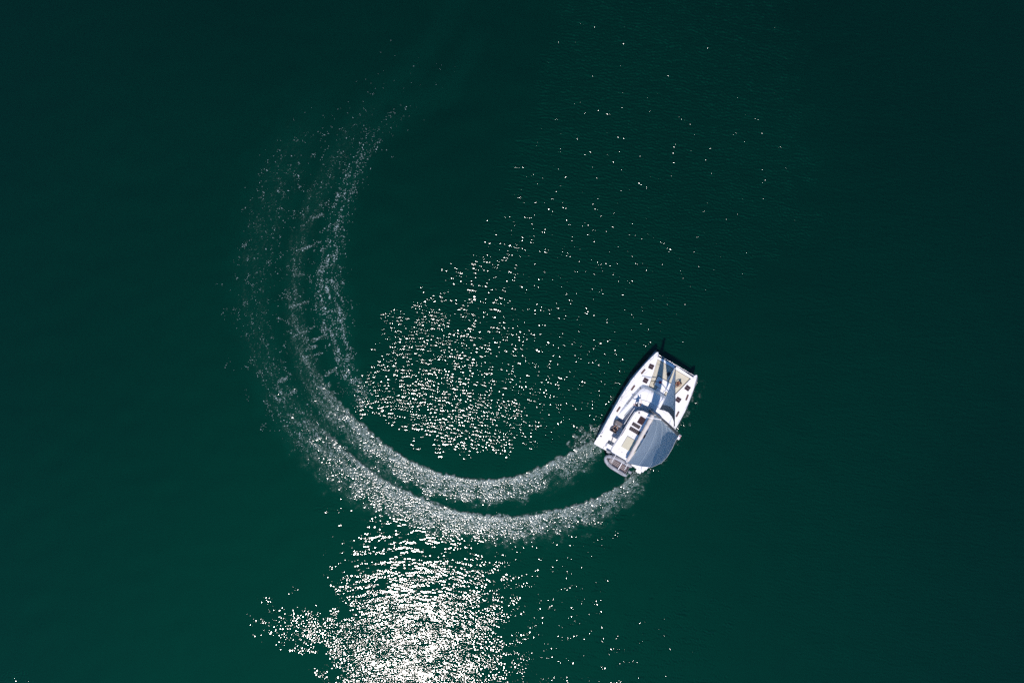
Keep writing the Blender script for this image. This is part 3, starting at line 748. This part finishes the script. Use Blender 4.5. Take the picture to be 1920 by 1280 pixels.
# mainsail: full batten, twisting off to starboard
LEE = [(4.80, 0.30, -0.10), (6.80, 0.84, -0.88), (8.80, 1.40, -1.38), (11.00, 2.38, -1.39), (12.80, 3.24, -1.08), (14.60, 4.09, -0.57), (16.00, 4.72, -0.11), (17.25, 5.19, 0.27)]
def main_pt(s_, t):
    z = 4.78+(17.25-4.78)*s_
    a = mast_pt(z)+Vector((-.13, 0, 0)); e = lerp(LEE, z); e = Vector((e[0], e[1], z-.0))
    ch = (e-a).length; p = a.lerp(e, t)
    tt = t**.8; draft = .105*ch*4*tt*(1-tt)*min(1, .55+2.2*s_)
    nrm = Vector((-(e-a).y, (e-a).x, 0)).normalized()
    if nrm.y > 0: nrm = -nrm
    p += nrm*draft
    p += nrm*(.008*math.sin(9*t+14*s_)+.005*math.sin(23*s_-6*t))*min(1, s_*6)*math.sin(math.pi*t)
    return p
NS, NT = 70, 22
rows = [[main_pt(i/NS, j/NT) for j in range(NT+1)] for i in range(NS+1)]
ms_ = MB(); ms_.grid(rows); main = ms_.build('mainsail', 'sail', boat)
for s_ in (.14, .30, .47, .64, .81, .955):
    MB().tube([main_pt(s_, j/10)+Vector((0, .012, .0)) for j in range(11)], .010, 5).build('batten_pocket', 'sail', main)
for q in (.45, .62):
    MB().tube([main_pt(.30, 1)+Vector((0, 0, 0)), main_pt(.30, 1)+Vector((-.28, -.02, 0))], .006, 4).build('leech_telltale', 'dark', main)
MB().tube([main_pt(i/40, 1) for i in range(41)], .012, 5).build('leech_tape', 'white_alu', main)

# jib on its furler, sheeted to the track on the coachroof
TK = Vector((11.60, 0, 2.10)); HD = mast_pt(14.5)+Vector((.16, 0, 0)); CL = Vector((6.78, -.46, 3.55))
fs_ = MB().tube([TK, HD], .022, 6).build('forestay', 'wire', boat)
LE2 = [(3.55, 6.78, -.46), (4.6, 6.93, -.66), (6, 6.94, -.80), (8, 6.70, -.82), (10, 6.42, -.60), (11.5, 6.24, -.36), (13, 6.12, -.10), (14.2, 6.0, .12)]
def jib_pt(s_, t):
    a = TK.lerp(HD, .015+.965*s_); e = lerp(LE2, 3.55+(14.2-3.55)*s_); e = Vector((e[0], e[1], 3.55+(14.2-3.55)*s_))
    p = a.lerp(e, t); d = (e-a); nrm = Vector((-d.y, d.x, 0)).normalized()
    if nrm.y > 0: nrm = -nrm
    p += nrm*(.07*d.length*4*t*(1-t)*(.5+.5*min(1, 3*s_)))
    p.z -= .05*math.sin(math.pi*t)*(1-s_)
    return p
T0 = .84
def strip_from(s_): return max(0.0, 1-.62/max(.3, (jib_pt(s_, 1)-jib_pt(s_, 0)).length))
jb = MB(); jb.grid([[jib_pt(i/50, strip_from(i/50)*j/16) for j in range(17)] for i in range(51)]); jib = jb.build('jib', 'jibcloth', boat)
js = MB(); js.grid([[jib_pt(i/50, strip_from(i/50)+(1-strip_from(i/50))*j/4) for j in range(5)] for i in range(51)]); js.build('leech_strip', 'strip', jib)  # darker grey band along the jib's leech
MB().tube([jib_pt(0, j/12) for j in range(13)], .02, 5).build('foot_tape', 'white_alu', jib)
for s_ in (.3, .55, .78): MB().tube([jib_pt(s_, .02+j/10*.9)+Vector((0, .01, 0)) for j in range(11)], .006, 4).build('seam', 'strip', jib)
tk = MB().tube([(6.95-.28*(y/1.6)**2, y, 2.60) for y in np.linspace(-1.6, 1.6, 17)], .035, 6).build('jib_track', 'white_alu', coach)
MB().tube([CL, (6.88, -.5, 2.62)], .012, 5).build('jib_sheet', 'rope', jib)
MB().tube([mast_pt(2.9), (6.7, .45, 2.58), (6.0, 1.0, 2.6), (5.5, 1.55, 2.58)], .010, 5).build('halyard', 'rope', mast)
MB().tube([mast_pt(3.0)+Vector((.05, -.1, 0)), mast_pt(2.7)+Vector((.28, -.18, -.1)), mast_pt(2.6)+Vector((.36, .1, -.1)), mast_pt(2.9)], .03, 6).build('rope_coil', 'rope', mast)
MB().ball(mast_pt(3.0)+Vector((.12, .22, 0)), .085).build('mast_winch', 'steel', mast)

# davits over the stern
for y in (.80, -.80):
    MB().tube([(.66, y, 1.75), (.55, y, 2.12), (.20, y, 2.26), (-.62, y, 2.26)], [.05, .045, .04, .035], 8).build('davit', 'white_alu', boat)
    MB().tube([(-.55, y, 2.24), (-.55, y, 1.55)], .008, 5).build('davit_fall', 'rope', boat)
# small ramp of the port stern and swim ladder
MB().prism(rounded([(-.30, -2.95), (.05, -2.95), (.05, -2.35), (-.30, -2.35)], .08), .36, .42, .015).build('swim_platform', 'gel', boat)
lad = MB()
for y in (-2.45, -2.8): lad.tube([(.12, y, .55), (.12, y, 1.2), (.02, y, 1.25), (-.05, y, .5)], .014, 6)
lad.build('swim_ladder', 'steel', boat)
bl = MB(); bl.tube([(.05, y, .95+.0*y) for y in (1.1, 1.35, 1.62)], [.12, .17, .11], 10); bl.build('fender', 'tube', boat)

BM4 = Matrix.Translation((11.66, -12.77, 0)) @ Matrix.Rotation(HEAD, 4, 'Z')
def B(x, y, z): return BM4 @ Vector((x, y, z))

# ------------------------------------------------------------------ dinghy hung in the davits, bow to port
din = thing('inflatable_dinghy', B(-.60, 0, 1.05), (0, 0, HEAD+math.pi/2), 'grey inflatable dinghy hung across the stern of the catamaran', 'dinghy')
ctr = []
for y0, sg in ((-.56, -1), (.56, 1)): pass
path_ = [(-1.45, -.56, .20), (-1.0, -.57, .20), (-.3, -.57, .20), (.3, -.55, .21), (.8, -.46, .25), (1.15, -.30, .30), (1.32, -.12, .33), (1.37, 0, .34),
         (1.32, .12, .33), (1.15, .30, .30), (.8, .46, .25), (.3, .55, .21), (-.3, .57, .20), (-1.0, .57, .20), (-1.45, .56, .20)]
rr_ = [.06]+[.205]*3+[.20]*2+[.19]*5+[.20]*2+[.205]*2+[.06]
path2 = [(-1.62, -.56, .20)]+path_+[(-1.62, .56, .20)]
tb = MB().tube(path2, [.03, .16]+[.205]*13+[.16, .03], 14).build('tube', 'tube', din)
for sg in (1, -1):
    for x0, x1 in ((-1.1, -.55), (.15, .85)):
        pts = []
        for k in range(6):
            x = x0+(x1-x0)*k/5; y = lerp([(-1.6, .56), (.3, .55), (.8, .46), (1.15, .30)], x); z = lerp([(-1.6, .20), (.3, .21), (1.2, .30)], x); pts.append((x, sg*(y+.05), z+.195))
        MB().tube(pts, .022, 6).build('handle', 'tube_d', tb)
    pts = []
    for k in range(16):
        x = -1.4+2.5*k/15; y = lerp([(-1.6, .56), (.3, .55), (.8, .46), (1.15, .30)], x); z = lerp([(-1.6, .20), (.3, .21), (1.2, .30)], x); pts.append((x, sg*(y+.20), z+.02))
    MB().tube(pts, .022, 6).build('rubbing_strake', 'tube_d', tb)
fl = MB(); fl.prism([(-1.30, -.40), (.4, -.40), (.85, -.22), (1.0, 0), (.85, .22), (.4, .40), (-1.30, .40)], .0, .10, 0); fr_ = fl.build('floor', 'rib', din)
MB().prism([(.42, -.36), (.84, -.20), (.98, 0), (.84, .20), (.42, .36)], .10, .24, .02).build('bow_locker', 'frame', din)
for y in (-.24, -.08, .08, .24):
    for x0, x1 in ((-1.22, -.46), (-.36, .36)):
        MB().box(((x0+x1)/2, y, .105), (x1-x0, .09, .02), 0, .004).build('floor_board', 'brown', fr_)
    MB().box((-.43, y+.08, .108), (1.6, .018, .018)).build('floor_batten', 'white_alu', fr_)
MB().box((-.41, 0, .30), (.10, .78, .03), 0, .01).build('thwart', 'white_alu', din)
MB().box((-1.32, 0, .22), (.06, .80, .36), 0, .015).build('transom', 'frame', din)
MB().prism(rounded([(1.10, -.10), (1.30, -.10), (1.30, .10), (1.10, .10)], .03), .46, .55, .01).build('bow_pad', 'tube_d', din)
ob = MB(); ob.prism(rounded([(-1.72, -.14), (-1.36, -.11), (-1.36, .11), (-1.72, .14)], .06), .52, .86, .07); ob.tube([(-1.50, 0, .55), (-1.52, 0, -.25)], .06, 8)
mo = ob.build('outboard_motor', 'tube', din)
MB().tube([(-1.36, 0, .70), (-.98, .05, .74)], .025, 6).build('tiller', 'tube_d', mo)

# ------------------------------------------------------------------ people
def skin(name, chains, material, parent, sub=2):
    """One continuous surface grown over connected bones. chains: list of [(point, radius)...]; equal points are shared."""
    vs = []; rs = []; es = []; key = {}
    def vid(p, r):
        k = tuple(round(c, 3) for c in p)
        if k not in key: key[k] = len(vs); vs.append(p); rs.append(r)
        return key[k]
    for ch in chains:
        ids = [vid(p, r) for p, r in ch]
        es += [(a, b_) for a, b_ in zip(ids, ids[1:]) if a != b_]
    me = bpy.data.meshes.new(name); me.from_pydata(vs, es, [])
    o = bpy.data.objects.new(name, me); C.objects.link(o)
    md = o.modifiers.new('s', 'SKIN'); md.use_smooth_shade = True
    for i, r in enumerate(rs): me.skin_vertices[0].data[i].radius = (r, r)
    me.skin_vertices[0].data[0].use_root = True
    m2 = o.modifiers.new('d', 'SUBSURF'); m2.levels = sub-1; m2.render_levels = sub-1
    dg = bpy.context.evaluated_depsgraph_get(); me2 = bpy.data.meshes.new_from_object(o.evaluated_get(dg))
    o.modifiers.clear(); o.data = me2; bpy.data.meshes.remove(me); me2.name = name
    me2.materials.clear(); me2.materials.append(M[material]); o.parent = parent
    me2.polygons.foreach_set('use_smooth', [True]*len(me2.polygons))
    return o

def limb(a, b_, ra, rb, n=3):
    a = Vector(a); b_ = Vector(b_); return [(tuple(a.lerp(b_, k/(n-1))), ra+(rb-ra)*k/(n-1)) for k in range(n)]

def hand(w, d, side):
    """Palm and five bent fingers from wrist w along direction d; side is the thumb side."""
    d = Vector(d).normalized(); side = Vector(side); side = (side-d*side.dot(d)).normalized(); nn = d.cross(side); w = Vector(w)
    palm = w+d*.07; out = [[(tuple(w), .028), (tuple(w+d*.035), .032), (tuple(palm), .036)]]
    for k, ln in enumerate((.068, .078, .072, .056)):
        r0 = palm+side*(.030-.020*k)+d*.006; m_ = r0+d*ln*.55-nn*.006; e = r0+d*ln*.92-nn*.028
        out.append([(tuple(palm), .036), (tuple(r0), .011), (tuple(m_), .009), (tuple(e), .0075)])
    t0 = w+d*.035; out.append([(tuple(t0), .032), (tuple(t0+side*.045+d*.018), .012), (tuple(t0+side*.062+d*.05), .009)])
    return out

def person(loc, rz, pose, skin_m, top_m, short_m, hair_m, label, cap=False, bare_arms=True):
    """A seated or standing person; pose gives joint positions in the person's own frame (x forwards)."""
    root = thing('person', loc, (0, 0, rz), label, 'person'); J = {k: Vector(v) for k, v in pose.items()}
    pel, ch, nk, hd = J['pelvis'], J['chest'], J['neck'], J['head']
    ax = (J['shr']-J['shl']).normalized()
    ch_l = [limb(pel, pel.lerp(ch, .5), .125, .120, 2)+limb(pel.lerp(ch, .5), ch, .120, .140, 2)[1:]+[(tuple(nk-(nk-ch)*.3), .105), (tuple(nk), .055), (tuple(nk.lerp(hd, .45)), .055)]]
    hf = (J['face']-hd).normalized()
    ch_l.append([(tuple(nk.lerp(hd, .45)), .055), (tuple(hd+Vector((0, 0, -.04))+hf*.02), .078), (tuple(hd+Vector((0, 0, .04))), .090), (tuple(hd+Vector((0, 0, .095))), .055)])
    for s in ('l', 'r'):
        hip = pel+ax*(.10 if s == 'r' else -.10)
        ch_l.append([(tuple(pel), .125), (tuple(hip), .095)]+limb(hip, J['kn'+s], .088, .058)[1:]+limb(J['kn'+s], J['an'+s], .056, .036)[1:])
        an = J['an'+s]; to = J['to'+s]; ch_l.append([(tuple(an), .036), (tuple(an.lerp(to, .4)), .040), (tuple(to), .026)])
        sh = J['sh'+s]; base = tuple(nk-(nk-ch)*.3)
        ch_l.append([(base, .105), (tuple(sh), .058)]+limb(sh, J['el'+s], .050, .040)[1:]+limb(J['el'+s], J['wr'+s], .038, .027)[1:])
        ch_l += [[(tuple(J['wr'+s]), .027)]+h[0:] if i == 0 else h for i, h in enumerate(hand(J['wr'+s], J['wr'+s]-J['el'+s], -ax if s == 'r' else ax))]
    skin('body', ch_l, skin_m, root)
    # face: nose, eyes, mouth, ears
    fc = MB(); up = Vector((0, 0, 1)); sx = hf.cross(up).normalized() if abs(hf.z) < .95 else Vector((0, 1, 0))
    fc.ball(hd+hf*.092+up*-.005, .016, 0, 8, (1, .8, 1.3))
    for s in (1, -1): fc.ball(hd+sx*s*.085+up*0, .022, 0, 8, (.7, .5, 1.2))
    fc.build('ears_and_nose', skin_m, root)
    ey = MB()
    for s in (1, -1): ey.ball(hd+hf*.082+sx*s*.032+up*.02, .009, 0, 6)
    ey.box(hd+hf*.085-up*.045, (.012, .035, .008)); ey.build('eyes_and_mouth', 'hair', root)
    # hair or cap
    hb = MB(); hb.ball(hd+up*.035-hf*.018, .103, 0, 14, (1, 1, 1.02)); hb.build('cap' if cap else 'hair', 'cap' if cap else hair_m, root)
    if cap: MB().prism(rounded([tuple((hd+hf*.06+sx*.07).xy), tuple((hd+hf*.17+sx*.06).xy), tuple((hd+hf*.17-sx*.06).xy), tuple((hd+hf*.06-sx*.07).xy)], .03), hd.z+.045, hd.z+.055, 0).build('cap_peak', 'cap', root)
    if top_m:
        c2 = [limb(pel.lerp(ch, .15), pel.lerp(ch, .55), .138, .132, 2)+[(tuple(ch), .152), (tuple(nk-(nk-ch)*.3), .115)]]
        for s in ('l', 'r'):
            sh = J['sh'+s]; c2.append([(tuple(nk-(nk-ch)*.3), .115), (tuple(sh), .068), (tuple(sh.lerp(J['el'+s], .55 if bare_arms else 1.0)), .056)])
        skin('shirt', c2, top_m, root)
    c3 = []
    for s in ('l', 'r'):
        hip = pel+ax*(.10 if s == 'r' else -.10)
        c3.append([(tuple(pel), .136), (tuple(hip), .106), (tuple(hip.lerp(J['kn'+s], .30)), .098), (tuple(hip.lerp(J['kn'+s], .62)), .084)])
    skin('shorts', c3, short_m, root)
    return root

SIT = dict(pelvis=(0, 0, .12), chest=(.04, 0, .40), neck=(.06, 0, .60), head=(.09, 0, .73), face=(.20, 0, .71), shl=(.05, .18, .54), shr=(.05, -.18, .54),
           ell=(.22, .24, .36), elr=(.22, -.24, .36), wrl=(.44, .17, .42), wrr=(.44, -.17, .42), knl=(.42, .14, .14), knr=(.42, -.14, .14),
           anl=(.44, .14, -.27), anr=(.44, -.14, -.27), tol=(.60, .15, -.33), tor=(.60, -.15, -.33))
person(B(2.48, 2.32, 2.10), HEAD, SIT, 'skin2', 'navy', 'navy', 'hair', 'person in dark clothes sitting at the helm on the port side', bare_arms=True)
LOUNGE = dict(pelvis=(0, 0, .11), chest=(-.10, 0, .37), neck=(-.12, 0, .56), head=(-.09, .02, .69), face=(.03, .04, .66), shl=(-.12, .18, .50), shr=(-.12, -.18, .50),
              ell=(.10, .28, .30), elr=(.08, -.30, .30), wrl=(.34, .17, .38), wrr=(.32, -.15, .36), knl=(.40, .14, .34), knr=(.38, -.16, .30),
              anl=(.72, .10, .06), anr=(.70, -.20, .06), tol=(.87, .12, .05), tor=(.85, -.26, .05))
person(B(10.32, -1.22, 1.672), HEAD+2.75, LOUNGE, 'skin', None, 'brownc', 'hair', 'tanned person in brown swimwear sitting on the starboard trampoline')
STAND = dict(pelvis=(0, 0, .93), chest=(.03, 0, 1.24), neck=(.05, 0, 1.45), head=(.09, 0, 1.58), face=(.20, 0, 1.55), shl=(.03, .19, 1.39), shr=(.03, -.19, 1.39),
             ell=(.06, .34, 1.16), elr=(.10, -.32, 1.14), wrl=(.22, .50, 1.18), wrr=(.34, -.36, 1.18), knl=(.05, .11, .50), knr=(.02, -.11, .50),
             anl=(0, .12, .08), anr=(-.03, -.13, .08), tol=(.16, .15, .03), tor=(.13, -.16, .03))
person(B(6.02, 1.70, 2.50), HEAD+.7, STAND, 'skin2', 'navy', 'navy', 'hair', 'person in dark clothes with a white cap in front of the hardtop, beside the mast', cap=True)

# ------------------------------------------------------------------ loose things on the foredeck
rb = MB(); rb.prism(rounded([(-.14, -.10), (.16, -.12), (.13, .11), (-.10, .13)], .05), 0, .13, .05); rb.prism(rounded([(-.05, -.17), (.08, -.16), (.02, .0)], .03), 0, .09, .03)
o = rb.build('red_bag', 'red', None, B(9.38, .56, 1.878), (0, 0, HEAD+.4)); tag(o, 'small red bag lying on the foredeck locker', 'bag')
dk = MB(); dk.prism(rounded([(-.22, -.16), (.20, -.18), (.24, .15), (-.16, .20)], .09), 0, .20, .08)  # small dark rounded bundle on the net
o = dk.build('dark_bundle', 'navy', None, B(10.62, .20, 1.676), (0, 0, HEAD)); tag(o, 'dark bag in the jib\'s shadow on the trampoline', 'bag')
rp_ = MB(); rp_.tube([tuple(Vector((x, y, z))) for x, y, z in ((8.98, 2.2, 1.86), (8.92, 1.8, 1.80), (9.02, 1.5, 1.70), (9.12, 1.25, 1.70), (9.22, 1.02, 1.90))], .028, 6)
o = rp_.build('mooring_line', 'rope', None, (11.66, -12.77, 0), (0, 0, HEAD)); tag(o, 'dark rope running from the port deck hatch to the foredeck locker', 'rope')
rp_ = MB(); rp_.tube([(9.36, .50, 1.90), (9.30, .80, 1.90), (9.12, 1.05, 1.89), (8.90, 1.06, 1.80), (8.72, .96, 1.69)], .022, 6)
o = rp_.build('deck_rope', 'rope', None, (11.66, -12.77, 0), (0, 0, HEAD)); tag(o, 'thin dark rope looped from the red bag over the locker edge', 'rope')
